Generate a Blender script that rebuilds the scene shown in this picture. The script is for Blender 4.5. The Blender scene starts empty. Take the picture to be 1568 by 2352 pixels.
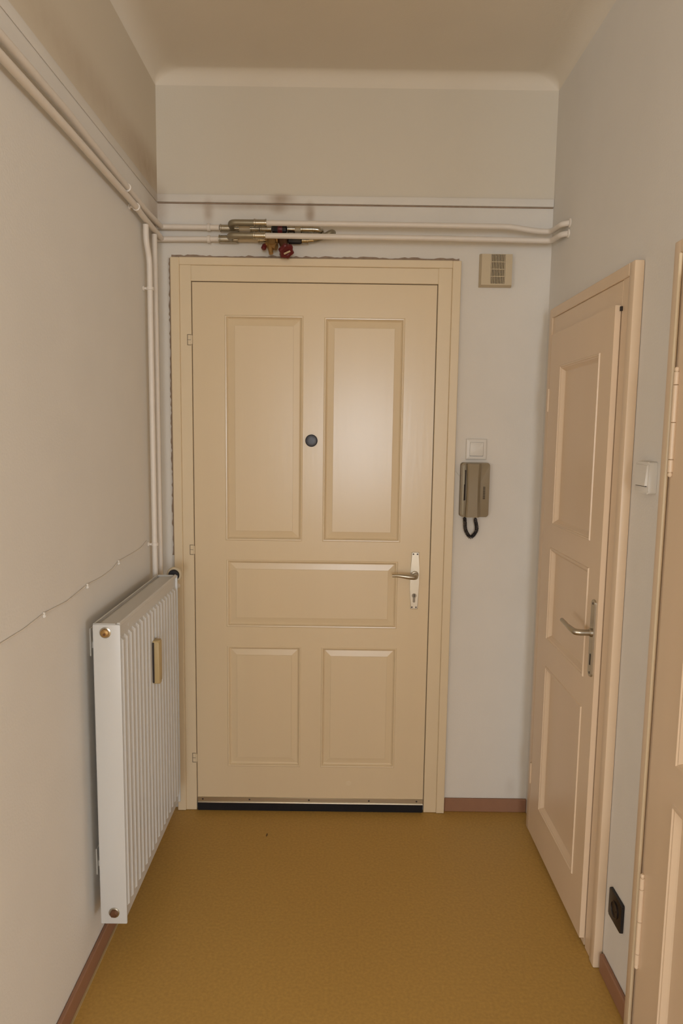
import bpy, bmesh, math, random
from mathutils import Vector, Matrix
random.seed(7)
C = bpy.context.scene
COL = C.collection

# ------------------------------------------------------------------ camera, world, light, exposure
F_PX, PITCH, YAW, ROLL, CAM_Z, CAM_D = 1569.78, 0.114492836, 0.00148659645, 0.0133612353, 1.53324, 2.65166
cd = bpy.data.cameras.new('camera'); cam = bpy.data.objects.new('camera', cd); COL.objects.link(cam)
cz, sz, cp, sp = math.cos(YAW), math.sin(YAW), math.cos(PITCH), math.sin(PITCH)
fw = Vector((sz*cp, cz*cp, -sp)); rt = Vector((cz, -sz, 0)); up = rt.cross(fw)
cr, sr = math.cos(ROLL), math.sin(ROLL)
rt2 = cr*rt + sr*up; up2 = -sr*rt + cr*up
M3 = Matrix((rt2, up2, -fw)).transposed()
cam.matrix_world = Matrix.Translation((0, -CAM_D, CAM_Z)) @ M3.to_4x4()
cd.sensor_fit = 'VERTICAL'; cd.sensor_height = 36.0; cd.lens = 36.0*F_PX/2352.0
cd.clip_start = 0.02
C.camera = cam

w = bpy.data.worlds.new('sky'); C.world = w; w.use_nodes = True
bg = w.node_tree.nodes['Background']
bg.inputs[0].default_value = (0.80, 0.88, 1.0, 1); bg.inputs[1].default_value = 0.6

# daylight through the rear window, plus fill lamps at two added side windows
def window_fill_light(loc, rot, sx, sy, e, col=(0.845, 0.93, 1.01)):
    ld = bpy.data.lights.new('window_daylight_fill', 'AREA'); ld.shape = 'RECTANGLE'; ld.size = sx; ld.size_y = sy
    ld.energy = e; ld.color = col
    lo = bpy.data.objects.new('window_daylight_fill', ld); COL.objects.link(lo); lo.location = loc; lo.rotation_euler = rot
YO, RLX, RRX, YR = -2.10, -3.40, 3.50, -7.60          # hall mouth, rear room sides and rear wall
R90 = math.pi/2
E_REAR, E_LEFT, E_RIGHT = 135, 190, 210
window_fill_light((0.30, YR-.03, 1.45), (R90, 0, 0), .94, 1.40, E_REAR)
window_fill_light((RLX-.03, -6.3, 1.28), (R90, 0, -R90), 1.9, 1.06, E_LEFT)  # added lamp, brightens the right side wall of the hall
window_fill_light((RRX+.03, -6.3, 1.28), (R90, 0, R90), 1.9, 1.06, E_RIGHT)  # added lamp, brightens the left side wall of the hall

C.view_settings.view_transform = 'Standard'; C.view_settings.look = 'None'
C.view_settings.gamma = 1.0; C.view_settings.use_curve_mapping = False
C.view_settings.exposure = -0.80

# ------------------------------------------------------------------ materials
def srgb(r, g, b):
    f = lambda c: (c/255/12.92) if c/255 <= .04045 else ((c/255+.055)/1.055)**2.4
    return (f(r), f(g), f(b), 1)

def mat(name, col, rough=.5, metal=0, noise=0, nscale=40, bump=0, bscale=200, stretch=(1, 1, 1), spec=.5, coat=0):
    m = bpy.data.materials.new(name); m.use_nodes = True
    nt = m.node_tree; N = nt.nodes; L = nt.links; p = N['Principled BSDF']
    p.inputs['Base Color'].default_value = col; p.inputs['Roughness'].default_value = rough
    p.inputs['Metallic'].default_value = metal; p.inputs['Specular IOR Level'].default_value = spec
    if coat: p.inputs['Coat Weight'].default_value = coat; p.inputs['Coat Roughness'].default_value = .25
    tc = N.new('ShaderNodeNewGeometry'); mp = N.new('ShaderNodeMapping'); mp.inputs['Scale'].default_value = stretch
    L.new(tc.outputs['Position'], mp.inputs['Vector'])
    if noise:
        n = N.new('ShaderNodeTexNoise'); n.inputs['Scale'].default_value = nscale; n.inputs['Detail'].default_value = 4
        L.new(mp.outputs[0], n.inputs['Vector'])
        mx = N.new('ShaderNodeMix'); mx.data_type = 'RGBA'
        mx.inputs['A'].default_value = tuple(c*(1-noise) for c in col[:3])+(1,)
        mx.inputs['B'].default_value = tuple(min(1, c*(1+noise)) for c in col[:3])+(1,)
        L.new(n.outputs['Fac'], mx.inputs['Factor']); L.new(mx.outputs['Result'], p.inputs['Base Color'])
        m['mix'] = mx.name
    if bump:
        b = N.new('ShaderNodeTexNoise'); b.inputs['Scale'].default_value = bscale; b.inputs['Detail'].default_value = 3
        L.new(mp.outputs[0], b.inputs['Vector'])
        bn = N.new('ShaderNodeBump'); bn.inputs['Strength'].default_value = bump; bn.inputs['Distance'].default_value = .004
        L.new(b.outputs['Fac'], bn.inputs['Height']); L.new(bn.outputs[0], p.inputs['Normal'])
    return m

def add_stains_and_tints(m, blobs, tint):
    """brown soot stains and plain brown patches of fixed shape on the plaster: blobs = (centre, (rx, ry, rz), strength)"""
    nt = m.node_tree; N = nt.nodes; L = nt.links; p = N['Principled BSDF']
    prev = p.inputs['Base Color'].links[0].from_socket
    g = N.new('ShaderNodeNewGeometry')
    nz = N.new('ShaderNodeTexNoise'); nz.inputs['Scale'].default_value = 22; nz.inputs['Detail'].default_value = 5
    L.new(g.outputs['Position'], nz.inputs['Vector'])
    for c, r, s in blobs:
        sub = N.new('ShaderNodeVectorMath'); sub.operation = 'SUBTRACT'; sub.inputs[1].default_value = c
        L.new(g.outputs['Position'], sub.inputs[0])
        dv = N.new('ShaderNodeVectorMath'); dv.operation = 'DIVIDE'; dv.inputs[1].default_value = r
        L.new(sub.outputs[0], dv.inputs[0])
        ln = N.new('ShaderNodeVectorMath'); ln.operation = 'LENGTH'; L.new(dv.outputs[0], ln.inputs[0])
        mr = N.new('ShaderNodeMapRange'); mr.interpolation_type = 'SMOOTHSTEP'
        mr.inputs['From Min'].default_value = 1.0; mr.inputs['From Max'].default_value = 0.0
        mr.inputs['To Min'].default_value = 0; mr.inputs['To Max'].default_value = s
        L.new(ln.outputs['Value'], mr.inputs['Value'])
        mu = N.new('ShaderNodeMath'); mu.operation = 'MULTIPLY'
        ad = N.new('ShaderNodeMath'); ad.operation = 'ADD'; ad.inputs[1].default_value = .45
        L.new(nz.outputs['Fac'], ad.inputs[0]); L.new(mr.outputs[0], mu.inputs[0]); L.new(ad.outputs[0], mu.inputs[1])
        mx = N.new('ShaderNodeMix'); mx.data_type = 'RGBA'; mx.inputs['B'].default_value = tint
        L.new(mu.outputs[0], mx.inputs['Factor']); L.new(prev, mx.inputs['A']); prev = mx.outputs['Result']
    L.new(prev, p.inputs['Base Color'])

WALLC = (.80, .745, .675, 1)
M = {}
M['plaster_back'] = mat('plaster_back', WALLC, .85, noise=.035, nscale=7, bump=.10, bscale=160, spec=.2)
M['plaster'] = mat('plaster', WALLC, .85, noise=.035, nscale=6, bump=.10, bscale=160, spec=.2)
M['ceiling'] = mat('ceiling_plaster', (.81, .725, .61, 1), .9, noise=.03, nscale=5, bump=.08, bscale=140, spec=.15)
M['lino'] = mat('linoleum', (.52, .315, .085, 1), .46, noise=.22, nscale=110, bump=.015, bscale=400, spec=.3)
M['cream'] = mat('cream_gloss_paint', (.80, .635, .42, 1), .26, noise=.03, nscale=9, bump=.05, bscale=60, stretch=(1, 1, .08), spec=.55)
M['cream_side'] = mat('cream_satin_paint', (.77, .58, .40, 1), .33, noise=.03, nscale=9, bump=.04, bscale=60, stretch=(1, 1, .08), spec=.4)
M['frame'] = mat('cream_frame_paint', (.81, .655, .445, 1), .34, noise=.03, nscale=9, bump=.05, bscale=60, stretch=(1, 1, .1), spec=.5)
M['white_paint'] = mat('white_radiator_enamel', (.63, .605, .57, 1), .35, noise=.015, nscale=9)
M['pipe'] = mat('white_pipe_paint', (.80, .715, .625, 1), .42, noise=.04, nscale=30, bump=.05, bscale=90)
M['brown'] = mat('brown_vinyl', (.33, .165, .095, 1), .5, noise=.08, nscale=30)
M['bead'] = mat('cream_bead', (.50, .37, .19, 1), .5)
M['steel'] = mat('satin_nickel', (.50, .46, .385, 1), .33, 1, noise=.04, nscale=60)
M['galv'] = mat('galvanised_fitting', (.52, .49, .42, 1), .22, 1, noise=.15, nscale=60)
M['tube'] = mat('grey_bypass_tube', (.32, .275, .19, 1), .40, .6, noise=.1, nscale=60)
M['alu'] = mat('aluminium', (.66, .61, .50, 1), .32, 1, noise=.04, nscale=40, stretch=(.1, 1, 1))
M['cyl'] = mat('worn_lock_metal', (.26, .22, .17, 1), .45, .7)
M['black'] = mat('black_plastic', (.012, .010, .012, 1), .38)
M['brush'] = mat('black_brush', (.010, .008, .010, 1), .9, noise=.3, nscale=300, stretch=(1, 1, .05))
M['lens'] = mat('dark_glass', (.075, .080, .105, 1), .38, noise=.35, nscale=90)
M['brass'] = mat('brass', (.40, .235, .085, 1), .42, .6, noise=.2, nscale=50)
M['copper'] = mat('brown_brass', (.20, .10, .055, 1), .4, .7, noise=.2, nscale=50)
M['redwheel'] = mat('dark_red_plastic', (.13, .010, .012, 1), .4, noise=.15, nscale=60)
M['ivory'] = mat('ivory_plastic', (.62, .50, .33, 1), .45, noise=.02, nscale=20)
M['meter'] = mat('tan_plastic', (.50, .36, .17, 1), .45, noise=.03, nscale=20)
M['white_plastic'] = mat('white_plastic', (.76, .71, .64, 1), .4)
M['grey_beige'] = mat('grey_beige_plastic', (.30, .235, .145, 1), .5, noise=.04, nscale=60)
M['beige_light'] = mat('pale_plastic', (.40, .345, .24, 1), .45)
M['joint'] = mat('joint_shadow', (.20, .145, .09, 1), .9)
M['dark'] = mat('dark_gap', (.035, .025, .02, 1), .9)
M['dirt'] = mat('dirty_filler', (.36, .255, .18, 1), .95, noise=.3, nscale=60)
M['screw'] = mat('dark_screw', (.09, .075, .07, 1), .4, .8)
M['glass'] = mat('pane_glass', (.9, .9, .9, 1), .05)
M['bark'] = mat('brown_debris', (.08, .045, .02, 1), .8)
M['wood_rear'] = mat('window_white', (.7, .65, .58, 1), .5)

XL, XR, ZC = -0.695, 0.776, 2.835
BROWN_TINT = (.30, .17, .07, 1)
def tint_frieze(m, z, col):
    """darker, yellower tone on the wall above the picture rail"""
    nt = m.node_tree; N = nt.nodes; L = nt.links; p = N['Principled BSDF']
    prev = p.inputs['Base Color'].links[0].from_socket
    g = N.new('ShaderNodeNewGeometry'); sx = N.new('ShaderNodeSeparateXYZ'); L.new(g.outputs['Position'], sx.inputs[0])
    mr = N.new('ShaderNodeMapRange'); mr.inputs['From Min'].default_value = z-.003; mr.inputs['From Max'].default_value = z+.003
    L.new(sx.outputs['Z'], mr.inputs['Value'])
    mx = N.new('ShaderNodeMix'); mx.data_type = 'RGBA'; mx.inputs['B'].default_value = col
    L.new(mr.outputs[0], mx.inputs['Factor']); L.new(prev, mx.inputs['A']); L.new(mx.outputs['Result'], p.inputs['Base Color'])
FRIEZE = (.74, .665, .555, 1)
M['plaster_left'] = mat('plaster_left', WALLC, .85, noise=.035, nscale=6, bump=.10, bscale=160, spec=.2)
tint_frieze(M['plaster_back'], 2.404, FRIEZE)
tint_frieze(M['plaster_left'], 2.404, (.70, .605, .475, 1))
add_stains_and_tints(M['plaster_back'], [((-.235, 0, 2.392), (.075, .1, .030), .62), ((-.245, 0, 2.36), (.05, .1, .03), .4), ((-.128, 0, 2.345), (.028, .1, .055), .6),
    ((-.505, 0, 2.345), (.030, .1, .07), .42), ((-.69, 0, 2.36), (.05, .1, .12), .4), ((-.35, 0, 2.368), (.36, .1, .022), .4),
    ((.71, 0, .10), (.035, .1, .07), .14)], BROWN_TINT)  # soot spots above the pipes; corner and under-rail patches are plain brown tint
add_stains_and_tints(M['plaster_left'], [((XL, -.12, 2.45), (.1, .35, .12), .4), ((XL, -.06, 2.30), (.1, .14, .14), .45), ((XL, -.6, 2.47), (.1, .9, .10), .22)], BROWN_TINT)  # brown tint in the far corner and above the strip

# ------------------------------------------------------------------ mesh helpers
WO = {}
class MB:
    def __init__(s): s.bm = bmesh.new()
    def poly(s, vs, faces):
        b = [s.bm.verts.new(v) for v in vs]
        return b, [s.bm.faces.new([b[i] for i in f]) for f in faces]
    def box(s, x0, x1, y0, y1, z0, z1, bev=0, seg=1):
        x0, x1 = sorted((x0, x1)); y0, y1 = sorted((y0, y1)); z0, z1 = sorted((z0, z1))
        v = [(x, y, z) for x in (x0, x1) for y in (y0, y1) for z in (z0, z1)]
        b, f = s.poly(v, [(0, 1, 3, 2), (4, 6, 7, 5), (0, 4, 5, 1), (2, 3, 7, 6), (0, 2, 6, 4), (1, 5, 7, 3)])
        if bev:
            es = list({e for q in f for e in q.edges})
            bmesh.ops.bevel(s.bm, geom=es, offset=bev, segments=seg, profile=.5, affect='EDGES')
        return s
    def tube(s, pts, r, seg=14, caps=True):
        pts = [Vector(p) for p in pts]; n = len(pts)
        rr = r if isinstance(r, (list, tuple)) else [r]*n
        t0 = (pts[1]-pts[0]).normalized()
        a = Vector((0, 0, 1)) if abs(t0.z) < .9 else Vector((1, 0, 0))
        u = t0.cross(a).normalized(); rings = []; pt = t0
        for i, p in enumerate(pts):
            t = (pts[min(i+1, n-1)]-pts[max(i-1, 0)]).normalized()
            q = pt.rotation_difference(t); u = (q @ u); u = (u - t*u.dot(t)).normalized(); pt = t
            v = t.cross(u)
            rings.append([s.bm.verts.new(p + (u*math.cos(2*math.pi*k/seg)+v*math.sin(2*math.pi*k/seg))*rr[i]) for k in range(seg)])
        for i in range(n-1):
            for k in range(seg):
                s.bm.faces.new((rings[i][k], rings[i][(k+1) % seg], rings[i+1][(k+1) % seg], rings[i+1][k]))
        if caps: s.bm.faces.new(rings[0][::-1]); s.bm.faces.new(rings[-1])
        return s
    def lathe(s, c, axis, prof, seg=24, sx=1.0):
        """prof = [(radius, distance along axis)]"""
        ax = Vector(axis).normalized(); a = Vector((0, 0, 1)) if abs(ax.z) < .9 else Vector((1, 0, 0))
        u = ax.cross(a).normalized(); v = ax.cross(u); c = Vector(c); rings = []
        for r, h in prof:
            r = max(r, 1e-5)
            rings.append([s.bm.verts.new(c+ax*h+(u*math.cos(2*math.pi*k/seg)+v*math.sin(2*math.pi*k/seg))*r) for k in range(seg)])
        for i in range(len(rings)-1):
            for k in range(seg):
                s.bm.faces.new((rings[i][k], rings[i][(k+1) % seg], rings[i+1][(k+1) % seg], rings[i+1][k]))
        s.bm.faces.new(rings[0][::-1]); s.bm.faces.new(rings[-1])
        return s
    def prism(s, outline, mp, d0, d1, bev=0):
        """outline = 2D polygon (u, v); mp(u, v, d) -> xyz"""
        n = len(outline)
        a = [s.bm.verts.new(mp(u, v, d0)) for u, v in outline]; b = [s.bm.verts.new(mp(u, v, d1)) for u, v in outline]
        s.bm.faces.new(a); top = s.bm.faces.new(b[::-1])
        for i in range(n): s.bm.faces.new((a[i], a[(i+1) % n], b[(i+1) % n], b[i]))
        if bev: bmesh.ops.bevel(s.bm, geom=list(top.edges), offset=bev, segments=2, profile=.5, affect='EDGES')
        return s
    def rings(s, mp, rect, prof, cap=True):
        """concentric rectangles: rect=(u0,u1,v0,v1), prof=[(inset, out)]"""
        u0, u1, v0, v1 = rect; R = []
        for i, o in prof:
            R.append([s.bm.verts.new(mp(u, v, o)) for u, v in ((u0+i, v0+i), (u1-i, v0+i), (u1-i, v1-i), (u0+i, v1-i))])
        for a, b in zip(R, R[1:]):
            for k in range(4): s.bm.faces.new((a[k], a[(k+1) % 4], b[(k+1) % 4], b[k]))
        if cap: s.bm.faces.new(R[-1])
        return s
    def build(s, name, m, parent=None, smooth=None, kind=None):
        bmesh.ops.recalc_face_normals(s.bm, faces=s.bm.faces)
        vs = s.bm.verts
        lo_ = Vector([min(v.co[i] for v in vs) for i in range(3)]); hi = Vector([max(v.co[i] for v in vs) for i in range(3)])
        o = (lo_+hi)/2
        if parent is None: o.z = lo_.z
        for v in vs: v.co -= o
        me = bpy.data.meshes.new(name); s.bm.to_mesh(me); s.bm.free()
        if smooth:
            for p in me.polygons: p.use_smooth = True
            me.set_sharp_from_angle(angle=math.radians(smooth))
        me.materials.append(M[m])
        ob = bpy.data.objects.new(name, me); COL.objects.link(ob)
        if parent: ob.parent = parent; ob.location = o - WO[parent.name]
        else: ob.location = o
        WO[ob.name] = o.copy()
        if kind: ob['kind'] = kind
        return ob

def tag(o, label=None, cat=None, group=None, kind=None):
    if label: o['label'] = label
    if cat: o['category'] = cat
    if group: o['group'] = group
    if kind: o['kind'] = kind
    return o
def thing(name, loc, label, cat, group=None, kind=None):
    o = bpy.data.objects.new(name, None); COL.objects.link(o); o.location = loc; o.empty_display_size = .05
    WO[o.name] = Vector(loc); return tag(o, label, cat, group, kind)

def mp_back(u, v, o): return (u, -o, v)              # on the end wall: u = x, v = z, out = towards the camera
def mp_right(u, v, o): return (XR-o, u, v)           # on the right wall: u = y
def arc(c, a0, a1, r, n=6):
    return [(c[0]+r*math.cos(a0+(a1-a0)*i/n), c[1]+r*math.sin(a0+(a1-a0)*i/n)) for i in range(n+1)]
def rrect(u0, u1, v0, v1, r, n=5):
    h = math.pi/2
    return arc((u1-r, v0+r), -h, 0, r, n)+arc((u1-r, v1-r), 0, h, r, n)+arc((u0+r, v1-r), h, 2*h, r, n)+arc((u0+r, v0+r), 2*h, 3*h, r, n)
def bend(pts, r=.03, n=6):
    """round the corners of a polyline"""
    pts = [Vector(p) for p in pts]; out = [pts[0]]
    for a, b, c in zip(pts, pts[1:], pts[2:]):
        d = min(r, (a-b).length*.48, (c-b).length*.48)
        p, q = b+(a-b).normalized()*d, b+(c-b).normalized()*d
        for i in range(n+1):
            t = i/n; out.append((1-t)**2*p+2*t*(1-t)*b+t*t*q)
    out.append(pts[-1]); return out

# ------------------------------------------------------------------ the room
T = .12
def struct(name, mb, m, label, cat, **k):
    return tag(mb.build(name, m, None, k.get('smooth')), label, cat, None, 'structure')
struct('floor', MB().box(RLX-T, RRX+T, YR-T, T, -.10, 0), 'lino', 'ochre brown mottled linoleum hallway floor', 'floor')
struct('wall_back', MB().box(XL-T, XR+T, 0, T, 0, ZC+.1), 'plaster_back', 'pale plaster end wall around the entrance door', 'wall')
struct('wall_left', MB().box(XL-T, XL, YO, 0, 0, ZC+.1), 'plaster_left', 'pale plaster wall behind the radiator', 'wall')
struct('wall_right', MB().box(XR, XR+T, YO, 0, 0, ZC+.1), 'plaster', 'pale plaster wall holding the two side doors', 'wall')
# unseen room behind the photographer, opened wide to let light reach the hall
struct('wall_front_left', MB().box(RLX-T, XL-T, YO, YO+T, 0, ZC+.1), 'plaster', 'plaster wall left of the hall mouth', 'wall')
struct('wall_front_right', MB().box(XR+T, RRX+T, YO, YO+T, 0, ZC+.1), 'plaster', 'plaster wall right of the hall mouth', 'wall')
wz0, wz1 = .70, 2.20
def window_wall(name, axis, c, at, out, lo_, hi, label, n):
    """wall across one side of the rear room with a window opening centred on c"""
    hw = .5 if axis == 'y' else 1.0
    wz1 = 2.20 if axis == 'y' else 1.86
    def bx(m, u0, u1, z0, z1, d0=0, d1=T):
        p, q = at+out*d0, at+out*d1
        return m.box(u0, u1, p, q, z0, z1) if axis == 'y' else m.box(p, q, u0, u1, z0, z1)
    m = MB(); bx(m, lo_, c-hw, 0, ZC+.1); bx(m, c+hw, hi, 0, ZC+.1); bx(m, c-hw, c+hw, 0, wz0); bx(m, c-hw, c+hw, wz1, ZC+.1)
    struct(name, m, 'plaster', label, 'wall')
    pos = (c, at+out*.09, wz0) if axis == 'y' else (at+out*.09, c, wz0)
    wn = thing('window_%d' % n, pos, 'white framed window in the '+label, 'window', None, 'structure')
    m = MB()
    for (u0, u1, z0, z1) in ((c-hw, c-hw+.03, wz0, wz1), (c+hw-.03, c+hw, wz0, wz1), (c-hw+.03, c+hw-.03, wz0, wz0+.03), (c-hw+.03, c+hw-.03, wz1-.03, wz1)):
        bx(m, u0, u1, z0, z1, .075, .115)
    m.build('window_frame', 'wood_rear', wn)
    m = MB(); bx(m, c-.02, c+.02, wz0+.03, wz1-.03, .075, .115); m.build('mullion', 'wood_rear', wn)
window_wall('wall_rear', 'y', .30, YR, -1, RLX-T, RRX+T, 'plaster wall facing the entrance door across the rear room', 1)
window_wall('wall_far_left', 'x', -6.3, RLX, -1, YR, YO, 'left plaster wall of the rear room with added fill window', 2)  # unseen window, put in to throw fill onto the right wall
window_wall('wall_far_right', 'x', -6.3, RRX, 1, YR, YO, 'right plaster wall of the rear room with added fill window', 3)  # unseen window, put in to throw fill onto the left wall
struct('ceiling_rear', MB().box(RLX-T, RRX+T, YR-T, YO, ZC, ZC+.1), 'ceiling', 'plain plaster ceiling of the rear room', 'ceiling')
# ceiling with a hollow plaster cove all round
rC = .05; b = MB(); loops = []
for k in range(9):
    a = k/8*math.pi/2; d = rC*(1-math.cos(a)); z = ZC-rC+rC*math.sin(a); cr_ = .003+.045*(k/8)**.7
    x0, x1, y0, y1 = XL+d*1.6, XR-d*1.6, YO+d*.02, -d*.7
    loops.append([b.bm.verts.new((x, y, z)) for x, y in rrect(x0, x1, y0, y1, cr_, 5)])
for A, B in zip(loops, loops[1:]):
    n = len(A)
    for i in range(n): b.bm.faces.new((A[i], A[(i+1) % n], B[(i+1) % n], B[i]))
b.bm.faces.new(loops[-1])
tp = [b.bm.verts.new((x, y, ZC+.1)) for x, y in rrect(XL, XR, YO, 0, .003, 5)]
n = len(tp)
for i in range(n): b.bm.faces.new((loops[0][i], loops[0][(i+1) % n], tp[(i+1) % n], tp[i]))
b.bm.faces.new(tp)
struct('ceiling', b, 'ceiling', 'dull beige plaster ceiling with rounded cove edges', 'ceiling', smooth=50)

# baseboards
def baseboard(name, x0, x1, y0, y1, label, bx=None):
    o = tag(MB().box(x0, x1, y0, y1, 0, .056, .003, 1).build(name, 'brown'), label, 'baseboard', None, 'structure')
    if bx: MB().box(*bx, 0.0005, .006).build('floor_bead', 'bead', o)
    return o
baseboard('baseboard_back', .4395, XR-.0005, -.012, -.0005, 'short brown skirting strip right of the entrance door')
baseboard('baseboard_left', XL+.0005, XL+.013, YO+.01, -.03, 'long brown skirting strip under the radiator', (XL+.0135, XL+.018, YO+.01, -.03))
baseboard('baseboard_right', XR-.013, XR-.0005, -1.018, -.840, 'short brown skirting strip between the two side doors')
baseboard('baseboard_right', XR-.013, XR-.0005, YO+.01, -1.97, 'brown skirting strip on the near part of the right wall')

# flat picture rail / boxed strip above the pipes
t1 = tag(MB().box(XL+.0005, XR-.0005, -.010, -.0005, 2.376, 2.405, .003, 2).build('trim_1', 'plaster_back', None, 40),
         'flat plaster strip across the end wall above the pipes', 'trim', None, 'structure')
MB().box(XL+.002, XR-.002, -.004, -.0006, 2.3722, 2.3755).build('dirt_line', 'dirt', t1)
tag(MB().box(XL+.0005, XL+.0028, YO+.01, -.0115, 2.374, 2.405, .0011, 2).build('trim_2', 'plaster_left', None, 40),
    'flat plaster strip along the left wall above the pipes', 'trim', None, 'structure')

# ------------------------------------------------------------------ doors
def leaf(mp, rect, holes, o0, o1):
    """slab with panel openings; o1 = front"""
    b = MB(); u0, u1, v0, v1 = rect
    us = sorted({u0, u1} | {h[0] for h in holes} | {h[1] for h in holes}); vs = sorted({v0, v1} | {h[2] for h in holes} | {h[3] for h in holes})
    cache = {}
    def V(u, v, o):
        k = (round(u, 5), round(v, 5), o)
        if k not in cache: cache[k] = b.bm.verts.new(mp(u, v, o))
        return cache[k]
    inside = lambda u, v: any(h[0] < u < h[1] and h[2] < v < h[3] for h in holes)
    for a, c in zip(us, us[1:]):
        for d, e in zip(vs, vs[1:]):
            if not inside((a+c)/2, (d+e)/2): b.bm.faces.new((V(a, d, o1), V(c, d, o1), V(c, e, o1), V(a, e, o1)))
            b.bm.faces.new((V(a, d, o0), V(c, d, o0), V(c, e, o0), V(a, e, o0)))
    for a, c in zip(us, us[1:]):
        for v in (v0, v1): b.bm.faces.new((V(a, v, o0), V(c, v, o0), V(c, v, o1), V(a, v, o1)))
    for d, e in zip(vs, vs[1:]):
        for u in (u0, u1): b.bm.faces.new((V(u, d, o0), V(u, e, o0), V(u, e, o1), V(u, d, o1)))
    return b

# --- door_1: entrance door in the end wall
d1 = thing('door_1', (-.105, -.013, 0), 'cream panelled entrance door in the end wall', 'door', None, 'structure')
FO, FI = .027, .021                  # outer band and inner band of the frame
fl, fr, ft = -.645, .437, 2.176
il, ir, it = -.612, .405, 2.148
ll, lr, lt = -.566, .351, 2.088
for s_, (a, c, e) in (('l', (fl, il, ll-.003)), ('r', (fr, ir, lr+.003))):
    b = MB().box(a, c, -FO, -.0005, 0.001, ft-.0005, .002)
    b.box(c, e, -FI, -.0005, 0.001, ft-.001, .0015)
    b.build('frame_jamb', 'frame', d1)
b = MB().box(il, ir, -FO, -.0005, it, ft, .002).box(ll-.003, lr+.003, -FI, -.0005, lt+.003, it, .0015)
b.build('frame_head', 'frame', d1)
PAN1 = [(-.446, -.148, 1.113, 1.970), (-.070, .234, 1.113, 1.966), (-.444, .228, .767, 1.038), (-.443, -.149, .187, .690), (-.069, .231, .187, .689)]
L0 = .016
lf = leaf(mp_back, (ll, lr, .030, lt), PAN1, .001, L0).build('door_leaf', 'cream', d1)
PR1 = [(0, L0-.006), (0, L0), (.003, L0+.0018), (.007, L0+.0012), (.009, L0-.0035), (.013, L0-.0075), (.015, L0-.0085), (.038, L0-.0050), (.0385, L0-.0028)]
for r in PAN1:
    MB().rings(mp_back, r, PR1).build('panel', 'cream', lf)
# dark joint around the leaf
b = MB().box(ll-.003, ll, -.0125, -.0006, .03, lt).box(lr, lr+.003, -.0125, -.0006, .03, lt).box(ll-.003, lr+.003, -.0125, -.0006, lt, lt+.003)
b.build('leaf_joint', 'joint', d1)
tag(MB().lathe((.047, -L0, .118), (0, -1, 0), [(.011, -.001), (.011, .0004), (.009, .0008)], 20).build('filled_hole', 'frame', lf), 'pale filled patch')
# hinges let into the left jamb
for z0, z1 in ((1.858, 1.894), (1.057, 1.093), (.206, .242)):
    h = MB().box(-.583, -.570, -FI-.0012, -FI+.001, z0, z1, .0006)
    h.tube([(-.5685, -FI-.001, z0+.002), (-.5685, -FI-.001, z1-.002)], .0028, 10)
    hg = h.build('hinge', 'frame', d1)
    g = MB(); ya, yb = -FI-.0009, -FI+.001
    g.box(-.5850, -.5832, ya, yb, z0-.002, z1+.002).box(-.5832, -.5705, ya, yb, z1+.0002, z1+.002).box(-.5832, -.5705, ya, yb, z0-.002, z0-.0002)
    g.box(-.5832, -.5715, -FI-.0018, -FI-.0013, (z0+z1)/2-.0007, (z0+z1)/2+.0007)
    g.build('hinge_seam', 'joint', hg)
# peephole
pe = MB().lathe((-.115, -L0, 1.504), (0, -1, 0), [(.0235, -.001), (.0235, .004), (.0222, .0062), (.0213, .005)], 36).build('peephole', 'black', d1, 40)
MB().lathe((-.115, -L0, 1.504), (0, -1, 0), [(.0212, .0045), (.0206, .0058), (.0195, .0064), (.010, .0068), (.001, .0069)], 36).build('lens_cover', 'lens', pe, 60)
# handle plate
hp_out = [(.281, 1.076), (.3085, 1.076), (.3115, 1.01), (.3115, .95), (.3085, .850), (.281, .850), (.2765, .93), (.2765, .99)]
hp = MB().prism(hp_out, mp_back, L0-.0005, L0+.004, .0015).build('handle_plate', 'steel', d1)
for x, z in ((.287, 1.0685), (.3028, 1.0685), (.286, .8565), (.302, .8565)):
    MB().lathe((x, -L0-.0038, z), (0, -1, 0), [(.0033, 0), (.0033, .0006), (.001, .0003)], 12).build('screw', 'screw', hp)
MB().lathe((.2935, -L0-.0035, .987), (0, -1, 0), [(.0155, 0), (.0150, .006), (.0120, .008)], 24).build('collar', 'steel', hp, 40)
lev = bend([(.2945, -L0-.008, .987), (.2945, -L0-.050, .985), (.262, -L0-.053, .988), (.230, -L0-.053, .9925), (.203, -L0-.049, .991)], .014, 6)
nL = len(lev); MB().tube(lev, [.0095 if i < nL*.42 else .0095-.0040*((i-nL*.42)/(nL*.58)) for i in range(nL)], 14).build('lever', 'steel', hp, 50)
cyl = [(.2935+.0088*math.cos(a), .9035+.0088*math.sin(a)) for a in [math.radians(-60+i*20) for i in range(16)]]
cyl += [(.2935-.0048, .8905)] + [(.2935+.0048*math.cos(a), .8805+.0048*math.sin(a)) for a in [math.radians(180+i*30) for i in range(7)]] + [(.2935+.0048, .8905)]
cy_ = MB().prism(cyl, mp_back, L0+.002, L0+.0062, .0006).build('lock_cylinder', 'cyl', hp)
MB().box(.2919, .2951, -L0-.0068, -L0-.006, .8975, .9095).build('key_slot', 'dark', hp)
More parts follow.
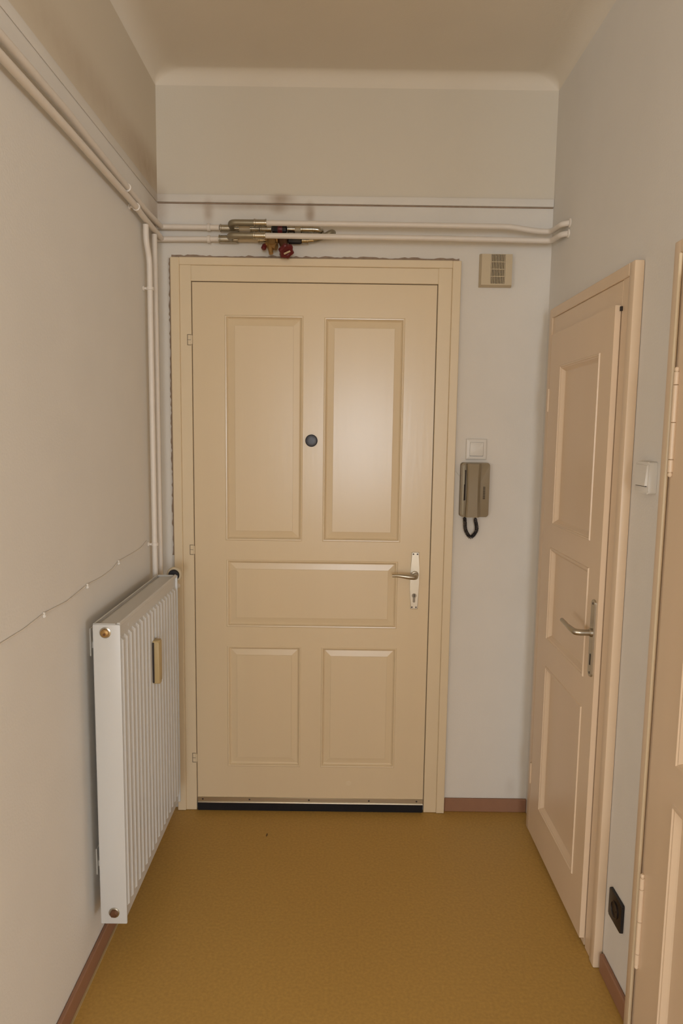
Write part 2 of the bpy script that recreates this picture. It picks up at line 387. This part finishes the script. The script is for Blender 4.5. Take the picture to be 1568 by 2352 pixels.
# draught strip
ds = MB().box(ll+.001, lr-.001, -L0-.004, -L0+.0005, .034, .056, .001).tube([(ll+.001, -L0-.0045, .0345), (lr-.001, -L0-.0045, .0345)], .0028, 10)
ds = ds.build('draught_strip', 'alu', d1, 40)
MB().box(ll+.001, lr-.001, -L0-.006, -L0+.006, .0008, .0335).build('brush', 'brush', ds)
for x in (-.355, -.113, .131, .325, -.545):
    MB().lathe((x, -L0-.0038, .047), (0, -1, 0), [(.0036, 0), (.0030, .0016), (.001, .002)], 12).build('screw', 'screw', ds)
# ragged dirty crack between frame and plaster
def ragged(p0, p1, wmin, wmax, n, nrm):
    b = MB(); p0, p1, nrm = Vector(p0), Vector(p1), Vector(nrm); A = []; B = []
    for i in range(n+1):
        p = p0.lerp(p1, i/n); wd = random.uniform(wmin, wmax)
        A.append(p); B.append(p+nrm*wd)
    vs = [(q.x, -.0006, q.z) for q in A]+[(q.x, -.0030, q.z) for q in A]+[(q.x, -.0030, q.z) for q in B]+[(q.x, -.0006, q.z) for q in B]
    m_ = n+1; fs = []
    for i in range(n):
        for k in range(4):
            kk = (k+1) % 4; fs.append((k*m_+i, k*m_+i+1, kk*m_+i+1, kk*m_+i))
    b.poly(vs, fs); return b
ragged((fl-.0005, 0, 2.176), (fl-.0005, 0, 1.05), .0072, .0125, 110, (-1, 0, 0)).build('cracked_filler', 'dirt', d1)
ragged((fl, 0, ft+.0005), (fr-.005, 0, ft+.0005), .0085, .0145, 90, (0, 0, 1)).build('cracked_filler', 'dirt', d1)

# --- door_2: narrow door in the right wall
PR2 = lambda o: [(0, o-.004), (0, o), (.002, o+.0035), (.006, o+.0035), (.008, o+.0005), (.011, o), (.019, o-.010), (.022, o-.0125)]
d2 = thing('door_2', (XR-.02, -.47, 0), 'narrow cream panelled door with lever handle beside the corner', 'door', None, 'structure')
xo, xi, xf = XR-.749, XR-.754, XR-.737       # out distances: outer band, inner band, leaf face
yo0, yo1, zt2 = -.832, -.105, 1.988
def casing(mp, y0, y1, zt, bw, iy0, iy1, it_, oo, oi, parent, m):
    MB_ = MB()
    for a, c in ((y0, y0+bw), (y1-bw, y1)):
        b = MB(); pa = [mp(u, v, o) for u in (a, c) for v in (.001, zt) for o in (.0005, oo)]
        P = [Vector(q) for q in pa]; b.box(min(q.x for q in P), max(q.x for q in P), min(q.y for q in P), max(q.y for q in P), .001, zt, .004, 2)
        inn = (c, iy0) if a == y0 else (iy1, a)
        P = [Vector(mp(u, v, o)) for u in inn for v in (.001, zt-.002) for o in (.0005, oi)]
        b.box(min(q.x for q in P), max(q.x for q in P), min(q.y for q in P), max(q.y for q in P), .001, zt-.002, .001)
        b.build('frame_jamb', m, parent, 35)
    b = MB()
    for (u0, u1, v0, v1, o) in ((y0+bw, y1-bw, zt-bw, zt, oo), (iy0, iy1, it_, zt-bw, oi)):
        P = [Vector(mp(u, v, q)) for u in (u0, u1) for v in (v0, v1) for q in (.0005, o)]
        b.box(min(q.x for q in P), max(q.x for q in P), min(q.y for q in P), max(q.y for q in P), v0, v1, .002)
    b.build('frame_head', m, parent, 35)
casing(mp_right, yo0, yo1, zt2, .034, -.752, -.166, 1.880, xo, xi, d2, 'cream_side')
PAN2 = [(-.658, -.300, 1.228, 1.772), (-.664, -.290, .815, 1.148), (-.664, -.298, .178, .722)]
lf2 = leaf(mp_right, (-.7485, -.186, .031, 1.888), PAN2, xi+.001, xf).build('door_leaf', 'cream_side', d2)
MB().box(XR-xi-.0005, XR-.0005, -.744, -.170, .004, 1.8795).build('leaf_rebate', 'cream_side', d2)
for r in PAN2: MB().rings(mp_right, r, PR2(xf)).build('panel', 'cream_side', lf2)
MB().box(XR-xi-.006, XR-xi+.001, -.758, -.7525, 1.872, 1.884).build('latch_hole', 'dark', d2)
for z0, z1 in ((1.62, 1.70), (.22, .30)):
    b = MB().tube([(XR-xf+.001, -.181, z0), (XR-xf+.001, -.181, z1)], .0055, 12)
    b.build('hinge', 'cream_side', d2, 40)
hp2 = MB().prism(rrect(-.736, -.708, .838, 1.066, .010), mp_right, xf-.0005, xf+.005, .0015).build('handle_plate', 'steel', d2)
for y, z in ((-.722, 1.055), (-.722, .849)):
    MB().lathe((XR-xf-.0048, y, z), (-1, 0, 0), [(.0038, 0), (.0034, .001), (.001, .0007)], 12).build('screw', 'screw', hp2)
MB().prism(rrect(-.726, -.719, .872, .906, .003), mp_right, xf+.004, xf+.0056).build('keyhole', 'dark', hp2)
MB().lathe((XR-xf-.0045, -.722, .969), (-1, 0, 0), [(.0125, 0), (.0120, .006), (.010, .008)], 24).build('collar', 'steel', hp2, 40)
lev = bend([(XR-xf-.006, -.722, .969), (XR-xf-.052, -.722, .969), (XR-xf-.056, -.680, .972), (XR-xf-.056, -.612, .976)], .016, 7)
nL = len(lev); MB().tube(lev, [.0092 if i < nL*.35 else .0092-.0035*((i-nL*.35)/(nL*.65)) for i in range(nL)], 14).build('lever', 'steel', hp2, 50)

# --- door_3: nearest door on the right wall, cut by the picture edge
d3 = thing('door_3', (XR-.02, -1.47, 0), 'cream panelled door at the right edge with long barrel hinges', 'door', None, 'structure')
x3o, x3i, x3f = XR-.756, XR-.763, XR-.749
casing(mp_right, -1.965, -1.028, 1.977, .030, -1.900, -1.098, 1.90, x3o, x3i, d3, 'cream_side')
MB().tube([(XR-x3o-.000, -1.062, .002), (XR-x3o-.000, -1.062, 1.945)], .0042, 12).build('bead', 'frame', d3, 50)
PAN3 = [(-1.80, -1.212, .808, 1.80), (-1.80, -1.212, .14, .722)]
lf3 = leaf(mp_right, (-1.897, -1.0988, .015, 1.897), PAN3, .001, x3f).build('door_leaf', 'cream_side', d3)
for r in PAN3: MB().rings(mp_right, r, PR2(x3f)).build('panel', 'cream_side', lf3)
for z0, z1 in ((1.455, 1.680), (.240, .470)):
    b = MB(); segs = [0, .13, .5, .87, 1.0]
    for a, c in zip(segs, segs[1:]):
        b.lathe((XR-x3f-.004, -1.103, z0+(z1-z0)*a), (0, 0, 1), [(.0045, .0004), (.0058, .0012), (.0058, (z1-z0)*(c-a)-.0012), (.0045, (z1-z0)*(c-a)-.0004)], 14)
    b.lathe((XR-x3f-.004, -1.103, z1), (0, 0, 1), [(.0030, -.001), (.0052, .003), (.0052, .007), (.003, .010)], 14)
    b.lathe((XR-x3f-.004, -1.103, z0), (0, 0, -1), [(.0030, -.001), (.0052, .003), (.0052, .007), (.003, .010)], 14)
    b.build('hinge', 'cream_side', d3, 45)

# ------------------------------------------------------------------ radiator
RX0, RX1, RY0, RY1, RZ0, RZ1 = -.660, -.585, -.868, -.222, .150, 1.020
ra = thing('radiator', ((RX0+RX1)/2, (RY0+RY1)/2, RZ0), 'white ribbed panel radiator hanging on the left wall', 'radiator')
# pressed front panel with vertical channels
nr = 17; pitch = .0362; ys = -.852; prof = [(RY0+.004, 0)]
for i in range(nr):
    y = ys+i*pitch; prof += [(y, 0), (y+.006, .009), (y+.020, .009), (y+.027, 0)]
prof += [(RY1-.004, 0)]
b = MB(); fx = RX1-.009
zl = [RZ0+.004, RZ0+.040, RZ0+.048, RZ1-.052, RZ1-.044, RZ1-.010]; ds_ = [0, 0, 1, 1, 0, 0]
grid = [[b.bm.verts.new((fx+d*k, y, z)) for y, d in prof] for z, k in zip(zl, ds_)]
for r0, r1 in zip(grid, grid[1:]):
    for i in range(len(prof)-1): b.bm.faces.new((r0[i], r0[i+1], r1[i+1], r1[i]))
bk = [b.bm.verts.new((fx-.008, y, z)) for y, z in ((prof[0][0], zl[0]), (prof[-1][0], zl[0]), (prof[-1][0], zl[-1]), (prof[0][0], zl[-1]))]
b.bm.faces.new(bk)
b.bm.faces.new(grid[0]+[bk[1], bk[0]]); b.bm.faces.new(grid[-1]+[bk[2], bk[3]])
b.bm.faces.new([g[0] for g in grid]+[bk[3], bk[0]]); b.bm.faces.new([g[-1] for g in grid]+[bk[2], bk[1]])
b.build('front_panel', 'white_paint', ra)
MB().box(RX0, RX0+.012, RY0+.004, RY1-.004, RZ0+.004, RZ1-.012, .002).build('back_panel', 'white_paint', ra)
for y0, y1 in ((RY0, RY0+.0035), (RY1-.0035, RY1)):
    b = MB().box(RX0, RX1-.001, y0, y1, RZ0, RZ1-.004, .003, 2)
    b.build('side_cover', 'white_paint', ra, 40)
# top cover: sunk tray with lips
tc = MB().box(RX0+.0125, RX1-.016, RY0+.008, RY1-.008, RZ1-.014, RZ1-.008)
tc.box(RX0, RX0+.004, RY0+.003, RY1-.003, RZ1-.016, RZ1-.002, .001).box(RX1-.013, RX1-.003, RY0+.004, RY1-.004, RZ1-.013, RZ1, .003)
tc.box(RX0+.004, RX1-.014, RY0+.002, RY0+.0075, RZ1-.010, RZ1-.002, .002).box(RX0+.004, RX1-.014, RY1-.0075, RY1-.002, RZ1-.010, RZ1-.002, .002)
tc.build('top_cover', 'white_paint', ra)
for (x, z, m_, lab) in ((-.626, .994, 'brass', 'brass air vent plug'), (-.622, .184, 'copper', 'brown lower plug')):
    p_ = MB().lathe((x, RY0+.001, z), (0, -1, 0), [(.0150, 0), (.0150, .003), (.0120, .004), (.0120, .0046)], 28).build('plug_ring', 'galv', ra, 40)
    q_ = MB().lathe((x, RY0+.001, z), (0, -1, 0), [(.0112, .004), (.0112, .009), (.0085, .0115), (.0035, .0118)], 6 if m_ == 'copper' else 24).build('plug', m_, p_, 40)
    q_['label'] = lab
    if m_ == 'brass':
        MB().lathe((x+.001, RY0-.0105, z-.002), (0, -1, 0), [(.0032, 0), (.0032, .003), (.0015, .0045)], 10).build('vent_screw', 'copper', p_)
for z in (.955, .30):
    b = MB().box(XL+.0005, XL+.004, -.80, -.765, z-.05, z+.03, .001).box(XL+.004, RX0+.0005, -.79, -.775, z-.03, z-.012, .001).box(RX0-.006, RX0, -.79, -.775, z-.03, z+.012, .001)
    b.build('bracket', 'white_plastic', ra)
MB().prism([(u, v) for u, v in arc((-.770, .989), 0, 2*math.pi, .006, 12)][:-1], lambda u, v, o: (fx+o, u, v), -.0005, .0007).build('stamp', 'white_paint', ra)

# heat cost meter clipped to the radiator
me = thing('heat_meter', (RX1+.012, -.545, .735), 'slim tan heat meter stick clipped on the radiator front', 'meter')
MB().prism(rrect(-.561, -.527, .735, .876, .006), lambda u, v, o: (RX1-.0012+o, u, v), 0, .020, .006).build('housing', 'meter', me, 50)
MB().box(RX1-.0013, RX1+.004, -.5645, -.5615, .740, .871, .001).build('back_plate', 'screw', me)

# valve at the far upper corner of the radiator
va = thing('radiator_valve', (-.603, -.20, 1.0), 'black and cream valve head behind the far top corner of radiator', 'valve')
MB().lathe((-.602, -.190, 1.014), (0, -1, 0), [(.010, -.004), (.0255, 0), (.0275, .004), (.0275, .013), (.025, .016), (.010, .016)], 28).build('knob', 'ivory', va, 40)
MB().lathe((-.602, -.206, 1.014), (0, -1, 0), [(.012, 0), (.0190, .001), (.0200, .004), (.0200, .009), (.018, .0115), (.010, .0115)], 28).build('grip_ring', 'black', va, 40)

# ------------------------------------------------------------------ heating pipes
PRD = .0098
def pipe_thing(name, label, pts, r=PRD, brk=(), rb=.03, m='pipe'):
    p0 = Vector(pts[0]); t = thing(name, p0, label, 'pipe', 'white heating pipes')
    MB().tube(bend(pts, rb), r, 16).build('pipe', m, t, 60)
    for q in brk:   # wall clip: ring plus stem to the left wall
        q = Vector(q)
        bb = MB().lathe(q-Vector((0, 0, .006)), (0, 0, 1), [(r, 0), (r+.0030, .001), (r+.0030, .011), (r, .012)], 16) if abs(q.y) < .3 else \
            MB().lathe(q-Vector((0, .006, 0)), (0, 1, 0), [(r, 0), (r+.0030, .001), (r+.0030, .011), (r, .012)], 16)
        bb.tube([(XL+.0005, q.y-.004, q.z), (q.x-r, q.y-.004, q.z)], .0045, 10)
        bb.lathe((XL+.0005, q.y-.004, q.z), (1, 0, 0), [(.009, 0), (.009, .003), (.006, .005)], 14)
        bb.build('clip', 'pipe', t, 40)
    return t
lowL = pipe_thing('heating_pipe', 'lower white heating pipe sloping along the left wall', [(XL+.001, -2.03, 2.25), (-.672, -2.0, 2.25), (-.672, -.9, 2.256), (-.672, -.36, 2.252), (-.672, -.26, 2.243), (-.672, -.0405, 2.238)], brk=[(-.672, -.345, 2.251)], rb=.045)
upL = pipe_thing('heating_pipe', 'upper white heating pipe sloping along the left wall', [(XL+.001, -2.03, 2.288), (-.674, -2.0, 2.288), (-.674, -.9, 2.297), (-.674, -.42, 2.281), (-.674, -.24, 2.275), (-.674, -.0405, 2.280)], brk=[(-.674, -.43, 2.281)], rb=.045)
v1 = pipe_thing('heating_pipe', 'left one of two upright white pipes in the corner', [(-.674, -.234, 2.229), (-.674, -.234, 2.175), (-.672, -.204, 2.125), (-.672, -.203, 1.6), (-.672, -.200, .20), (-.645, -.200, .185)], brk=[(-.672, -.203, 2.024), (-.672, -.2, 1.125)])
v2 = pipe_thing('heating_pipe', 'right one of two upright white pipes in the corner', [(-.674, -.127, 2.2265), (-.674, -.126, 1.6), (-.674, -.124, .965), (-.604, -.130, .955), (-.604, -.170, .965)], rb=.02)

# --- upper run across the end wall: painted main, fittings, bypass in front
YM, YF = -.030, -.080
def coupling(mb, x0, x1, y, z, r=.0125):
    L = x1-x0
    mb.lathe((x0, y, z), (1, 0, 0), [(.0100, 0), (r+.0018, .0006), (r+.0018, .005), (r, .006), (r, L-.006), (r+.0018, L-.005), (r+.0018, L-.0006), (.0100, L)], 18)
    return mb
up_ = thing('heating_pipe', (-.68, YM, 2.282), 'upper white pipe with metal fittings crossing the end wall', 'pipe', 'white heating pipes')
MB().tube([(XL+.002, YM, 2.281), (-.46, YM, 2.281)], PRD, 16).build('pipe', 'pipe', up_, 60)
MB().lathe((-.505, YM, 2.281), (1, 0, 0), [(PRD, 0), (PRD+.004, .001), (PRD+.004, .011), (PRD, .012)], 16).tube([(-.499, -.0005, 2.281), (-.499, YM+PRD, 2.281)], .005, 10).build('clip', 'pipe', up_, 40)
coupling(MB(), -.457, -.386, YM, 2.279).build('fitting', 'galv', up_, 40)
MB().tube([(-.386, YM, 2.279), (-.346, YM, 2.279)], .0098, 16).build('nipple', 'ivory', up_, 60)
b = coupling(MB(), -.346, -.312, YM, 2.278, .0135); coupling(b, -.310, -.268, YM, 2.278, .0120); b.build('fitting', 'galv', up_, 40)
vb = MB().lathe((-.266, YM, 2.278), (1, 0, 0), [(.010, 0), (.0145, .002), (.0145, .010), (.018, .016), (.018, .038), (.0145, .044), (.0145, .052), (.010, .055)], 8)
vb.build('valve_body', 'black', up_, 30)
MB().lathe((-.262, YM, 2.278), (1, 0, 0), [(.0188, .018), (.0192, .019), (.0192, .034), (.0188, .035)], 18).build('valve_band', 'redwheel', up_, 30)
coupling(MB(), -.209, -.181, YM, 2.279, .0130).build('fitting', 'galv', up_, 40)
MB().tube([(-.181, YM, 2.279), (-.160, YM, 2.279)], .0098, 16).build('nipple', 'ivory', up_, 60)
b = coupling(MB(), -.160, -.110, YM, 2.279, .0125)
b.tube(bend([(-.111, YM, 2.279), (-.089, YM, 2.277), (-.084, -.001, 2.270)], .02), .0118, 16)
b.build('fitting', 'galv', up_, 45)
# bypass: elbow forward out of the first tee, then right along the wall in front
ZU = 2.2845
b = MB().tube(bend([(-.412, YM-.008, 2.281), (-.412, YF, ZU), (-.320, YF, ZU)], .026, 8), .0112, 16); b.build('bypass_tube', 'tube', up_, 60)
coupling(MB(), -.326, -.280, YF, ZU, .0122).build('fitting', 'galv', up_, 40)
MB().tube(bend([(-.281, YF, ZU), (.20, YF, ZU), (.600, YF, 2.283), (.690, YF+.004, 2.271), (.748, YF+.004, 2.268), (.752, -.19, 2.262), (.775, -.205, 2.262)], .026, 7), PRD, 16).build('pipe', 'pipe', up_, 60)
MB().lathe((.7755, -.2055, 2.262), (-1, 0, 0), [(.016, 0), (.016, .002), (.0125, .005)], 18).build('wall_rosette', 'pipe', up_, 40)

lo_ = thing('heating_pipe', (-.68, YM, 2.238), 'lower white pipe with valves crossing the end wall', 'pipe', 'white heating pipes')
MB().tube([(XL+.002, YM, 2.237), (-.46, YM, 2.240)], PRD, 16).build('pipe', 'pipe', lo_, 60)
MB().lathe((-.505, YM, 2.239), (1, 0, 0), [(PRD, 0), (PRD+.004, .001), (PRD+.004, .011), (PRD, .012)], 16).tube([(-.499, -.0005, 2.239), (-.499, YM+PRD, 2.239)], .005, 10).build('clip', 'pipe', lo_, 40)
coupling(MB(), -.462, -.390, YM, 2.240, .0135).build('fitting', 'galv', lo_, 40)
MB().tube([(-.390, YM, 2.240), (-.317, YM, 2.240)], .0098, 16).build('nipple', 'ivory', lo_, 60)
coupling(MB(), -.317, -.288, YM, 2.240, .0125).build('fitting', 'galv', lo_, 40)
# brass lockshield body with two drain nubs
b = MB().lathe((-.289, YM, 2.241), (1, 0, 0), [(.010, 0), (.0150, .002), (.0165, .012), (.0165, .034), (.0150, .044), (.010, .047)], 8)
b.tube([(-.266, YM-.004, 2.238), (-.266, YM-.022, 2.208)], [.0195, .0165], 14)
b.tube([(-.272, YM-.012, 2.224), (-.289, YM-.020, 2.215)], .0085, 12)
b.tube([(-.262, YM-.018, 2.214), (-.247, YM-.024, 2.208)], .0125, 12)
b.tube([(-.272, YM-.022, 2.212), (-.266, YM-.030, 2.183)], [.0095, .0080], 12)
bv = b.build('drain_valve', 'brass', lo_, 40)
tag(MB().lathe((-.2905, YM-.020, 2.214), (-.35, -.4, -1), [(.006, -.004), (.0092, 0), (.0092, .014), (.006, .017)], 14).build('drain_cap', 'redwheel', bv, 40), 'small red cap')
# stop valve with dark red hand wheel
b = MB().lathe((-.243, YM, 2.241), (1, 0, 0), [(.010, 0), (.0155, .003), (.0175, .016), (.0155, .034), (.010, .037)], 8)
b.tube([(-.226, YM-.006, 2.236), (-.217, YM-.030, 2.204)], [.0170, .0135], 14)
sv = b.build('stop_valve', 'copper', lo_, 40)
ax = Vector((.36, -.62, -.70)).normalized(); hub = Vector((-.217, YM-.030, 2.204))
n6 = 6; b = MB()
aU = ax.cross(Vector((0, 0, 1))).normalized(); aV = ax.cross(aU)
def lobed(h, r, k):
    return [hub+ax*h+(aU*math.cos(2*math.pi*i/48)+aV*math.sin(2*math.pi*i/48))*(r*(1+k*math.cos(n6*2*math.pi*i/48))) for i in range(48)]
R_ = [[b.bm.verts.new(p) for p in lobed(h, r, k)] for h, r, k in ((-.002, .011, 0), (.004, .012, 0), (.010, .0235, .06), (.014, .0262, .11), (.026, .0262, .11), (.029, .0235, .08), (.029, .013, 0), (.027, .011, 0))]
for A, B in zip(R_, R_[1:]):
    for i in range(48): b.bm.faces.new((A[i], A[(i+1) % 48], B[(i+1) % 48], B[i]))
b.bm.faces.new(R_[0]); b.bm.faces.new(R_[-1])
hw = b.build('hand_wheel', 'redwheel', sv, 40)
q0 = hub+ax*.0292
b = MB(); W = (aU*.8+aV*.6); Wn = ax.cross(W)
b.poly([q0-W*.0125-Wn*.0035, q0+W*.0125-Wn*.0035, q0+W*.0125+Wn*.0035, q0-W*.0125+Wn*.0035,
        q0-W*.0125-Wn*.0035+ax*.001, q0+W*.0125-Wn*.0035+ax*.001, q0+W*.0125+Wn*.0035+ax*.001, q0-W*.0125+Wn*.0035+ax*.001],
       [(0, 1, 2, 3), (4, 5, 6, 7), (0, 1, 5, 4), (1, 2, 6, 5), (2, 3, 7, 6), (3, 0, 4, 7)])
b.build('wheel_mark', 'ivory', sv)
MB().lathe((-.206, YM, 2.240), (1, 0, 0), [(.010, 0), (.0150, .002), (.0150, .040), (.0135, .048), (.010, .050)], 8).build('valve_body', 'black', lo_, 30)
b = coupling(MB(), -.156, -.132, YM, 2.240, .0130)
b.tube([(-.133, YM, 2.240), (-.112, YM, 2.241)], [.0110, .0090], 14)
b.build('fitting', 'galv', lo_, 40)
MB().tube(bend([(-.114, YM, 2.241), (-.085, YM, 2.249), (-.046, YM+.002, 2.272), (-.040, -.001, 2.276)], .012), [.0095]*23, 14).build('bypass_tube', 'tube', lo_, 50)
ZL = 2.2405
MB().tube(bend([(-.416, YM-.008, 2.240), (-.416, YF, ZL), (-.320, YF, ZL)], .026, 8), .0112, 16).build('bypass_tube', 'tube', lo_, 60)
coupling(MB(), -.328, -.284, YF, ZL, .0122).build('fitting', 'galv', lo_, 40)
MB().tube(bend([(-.285, YF, ZL), (.30, YF, 2.2395), (.750, YF, 2.236), (.754, -.18, 2.230), (.775, -.196, 2.230)], .024, 7), PRD, 16).build('pipe', 'pipe', lo_, 60)
MB().lathe((.7755, -.1965, 2.230), (-1, 0, 0), [(.015, 0), (.015, .002), (.0125, .005)], 18).build('wall_rosette', 'pipe', lo_, 40)

# ------------------------------------------------------------------ door chime
ch = thing('door_chime', (.567, -.012, 2.086), 'ivory door chime box with dark slots on the end wall', 'chime')
b = MB().rings(mp_back, (.507, .628, 2.085, 2.204), [(0, .0005), (0, .010), (.004, .032)], cap=False)
# front face with a slot opening
u0, u1, v0, v1 = .511, .624, 2.089, 2.200; s0, s1, q0_, q1_ = .5455, .5975, 2.0935, 2.1985
for (a, c, d, e) in ((u0, s0, v0, v1), (s1, u1, v0, v1), (s0, s1, v0, q0_), (s0, s1, q1_, v1)):
    b.poly([mp_back(a, d, .032), mp_back(c, d, .032), mp_back(c, e, .032), mp_back(a, e, .032)], [(0, 1, 2, 3)])
b.poly([mp_back(.507, 2.085, .0005), mp_back(.628, 2.085, .0005), mp_back(.628, 2.204, .0005), mp_back(.507, 2.204, .0005)], [(0, 1, 2, 3)])
b.build('housing', 'ivory', ch)
MB().box(s0, s1, -.020, -.016, q0_, q1_).build('slot_backing', 'dark', ch)
g = MB(); nb = 9; stp = (s1-s0)/(nb)
for i in range(nb):
    x = s0+(i+.5)*stp; g.box(x-stp*.24, x+stp*.24, -.0318, -.024, q0_, q1_)
for i in (1, 2, 3):
    z = q0_+(q1_-q0_)*i/4; g.box(s0, s1, -.0312, -.026, z-.0012, z+.0012)
g.build('grille', 'ivory', ch)

# ------------------------------------------------------------------ switch above the intercom
sw = thing('light_switch', (.5205, -.006, 1.439), 'flat square white light switch above the intercom', 'switch', 'light switches')
MB().rings(mp_back, (.4805, .5605, 1.4395, 1.5195), [(0, .0005), (0, .006), (.003, .0085), (.0135, .0095), (.0140, .0065)]).build('switch_frame', 'white_plastic', sw)
MB().prism(rrect(.4952, .5458, 1.4545, 1.5050, .002), mp_back, .0062, .0112, .001).build('rocker', 'white_plastic', sw, 40)
MB().box(.4955, .5455, -.0102, -.0068, 1.4532, 1.4546).build('rocker_gap', 'screw', sw)

# ------------------------------------------------------------------ intercom handset
ic = thing('intercom', (.516, -.02, 1.219), 'grey beige intercom handset on its wall cradle', 'intercom')
MB().prism(rrect(.461, .571, 1.219, 1.428, .010), mp_back, .0005, .030, .004).build('cradle', 'grey_beige', ic, 40)
MB().prism(rrect(.4665, .4745, 1.226, 1.420, .003), mp_back, .0295, .034, .0015).build('cradle_ridge', 'beige_light', ic, 40)
# handset: profile along its length, thicker at ear and mouth
b = MB(); hs = []
for i in range(15):
    t = i/14; z = 1.2205+t*.2045
    out = .050+.010*(abs(2*t-1)**2.2); u0, u1 = (.4795+.004*math.sin(math.pi*t), .5325)
    hs.append([b.bm.verts.new(mp_back(u, z, o)) for u, o in ((u0, .0302), (u0, out-.005), (u0+.005, out), (u1-.010, out), (u1, out-.010), (u1+.003, .0302))])
for A, B in zip(hs, hs[1:]):
    for k in range(6): b.bm.faces.new((A[k], A[(k+1) % 6], B[(k+1) % 6], B[k]))
b.bm.faces.new(hs[0]); b.bm.faces.new(hs[-1])
b.build('handset', 'grey_beige', ic, 30)
MB().box(.4755, .4790, -.0345, -.0298, 1.285, 1.400).box(.4725, .4765, -.0345, -.0298, 1.283, 1.345).build('cradle_slot', 'dark', ic)
g = MB()
for i in range(12):
    z = 1.289+i*.0041; g.box(.5470, .5555, -.0306, -.0296, z, z+.0022)
g.build('speaker_slots', 'dark', ic)
# coiled cord
path = bend([(.4790, -.026, 1.219), (.4825, -.024, 1.205), (.4845, -.022, 1.166), (.5075, -.021, 1.132), (.5320, -.022, 1.166), (.5225, -.026, 1.205), (.5205, -.028, 1.219)], .016, 8)
dense = [];
for a, c in zip(path, path[1:]):
    k = max(2, int((c-a).length/.0006))
    for i in range(k): dense.append(a.lerp(c, i/k))
hel = []; turn = 0
for i, p in enumerate(dense[:-1]):
    t = (dense[i+1]-p).normalized(); u = t.cross(Vector((0, 1, 0))).normalized(); v = t.cross(u)
    turn += (dense[i+1]-p).length/.0042*2*math.pi
    rr = .0060*min(1, i/12, (len(dense)-2-i)/12)+.0003
    hel.append(p+(u*math.cos(turn)+v*math.sin(turn))*rr)
MB().tube(hel, .00165, 6).build('coiled_cord', 'black', ic, 60)
tag(MB().tube(bend([(.439, -.0022, 1.395), (.447, -.0022, 1.392), (.456, -.0022, 1.378), (.4605, -.0022, 1.372)], .006), .0013, 8).build('intercom_wire', 'white_plastic', None, 60),
    'short thin wire from door frame to the intercom', 'wire')

# ------------------------------------------------------------------ surface switch on the right wall
s2 = thing('light_switch', (XR-.01, -.937, 1.393), 'white surface mounted light switch box between the side doors', 'switch', 'light switches')
MB().prism(rrect(-.976, -.898, 1.394, 1.473, .006), mp_right, .0005, .021, .004).build('switch_box', 'white_plastic', s2, 40)
MB().prism([(-.968, 1.414), (-.907, 1.414), (-.907, 1.465), (-.968, 1.465)], lambda u, v, o: mp_right(u, v, o+(.004*(1.465-v)/.051 if o > .022 else 0)), .0205, .0235).build('rocker', 'white_plastic', s2)
MB().box(XR-.0232, XR-.0205, -.967, -.908, 1.4118, 1.4138).build('rocker_gap', 'screw', s2)

# ------------------------------------------------------------------ black socket low on the right wall
so = thing('wall_socket', (XR-.005, -.911, .203), 'black square wall socket low beside the narrow side door', 'socket')
b = MB().prism(rrect(-.953, -.870, .203, .284, .004), mp_right, .0005, .009, .0025); b.build('cover_plate', 'black', so, 40)
b = MB().lathe((XR-.0088, -.9115, .2435), (-1, 0, 0), [(.0235, 0), (.0235, .0025), (.0205, .0030), (.0200, .0012), (.0190, .0008)], 32); b.build('socket_rim', 'black', so, 40)
for dy in (-.0095, .0095):
    MB().lathe((XR-.0094, -.9115+dy, .2435), (-1, 0, 0), [(.0025, 0), (.0025, .0006), (.001, .0006)], 10).build('pin_hole', 'dark', so)

# ------------------------------------------------------------------ thin cable on the left wall
cb = thing('cable', (XL+.003, -.20, 1.13), 'thin white cable sagging along the left wall above radiator', 'cable')
cpts = [(-2.08, 1.09), (-1.90, 1.092), (-1.60, 1.090), (-1.288, 1.096), (-1.19, 1.096), (-1.086, 1.104), (-.95, 1.099), (-.811, 1.111), (-.70, 1.108), (-.60, 1.113), (-.545, 1.126), (-.40, 1.126), (-.30, 1.128), (-.230, 1.142)]
MB().tube([(XL+.0026, y, z) for y, z in cpts], .0016, 8).build('wire', 'pipe', cb, 60)
for y, z in ((-1.90, 1.092), (-1.60, 1.09), (-1.086, 1.104), (-.811, 1.111), (-.545, 1.126)):
    MB().box(XL+.0005, XL+.0062, y-.003, y+.003, z-.010, z+.0035, .001).lathe((XL+.005, y, z-.0065), (1, 0, 0), [(.0024, 0), (.0024, .0025), (.001, .003)], 10).build('cable_clip', 'white_plastic', cb)

# ------------------------------------------------------------------ bit of debris on the floor
b = MB().tube([(-.2665, -.203, .0022), (-.2650, -.193, .0026), (-.2655, -.182, .0020)], [.0009, .0022, .0010], 7)
tag(b.build('debris_chip', 'bark', None, 60), 'tiny dark chip lying on the floor before the door', 'debris')
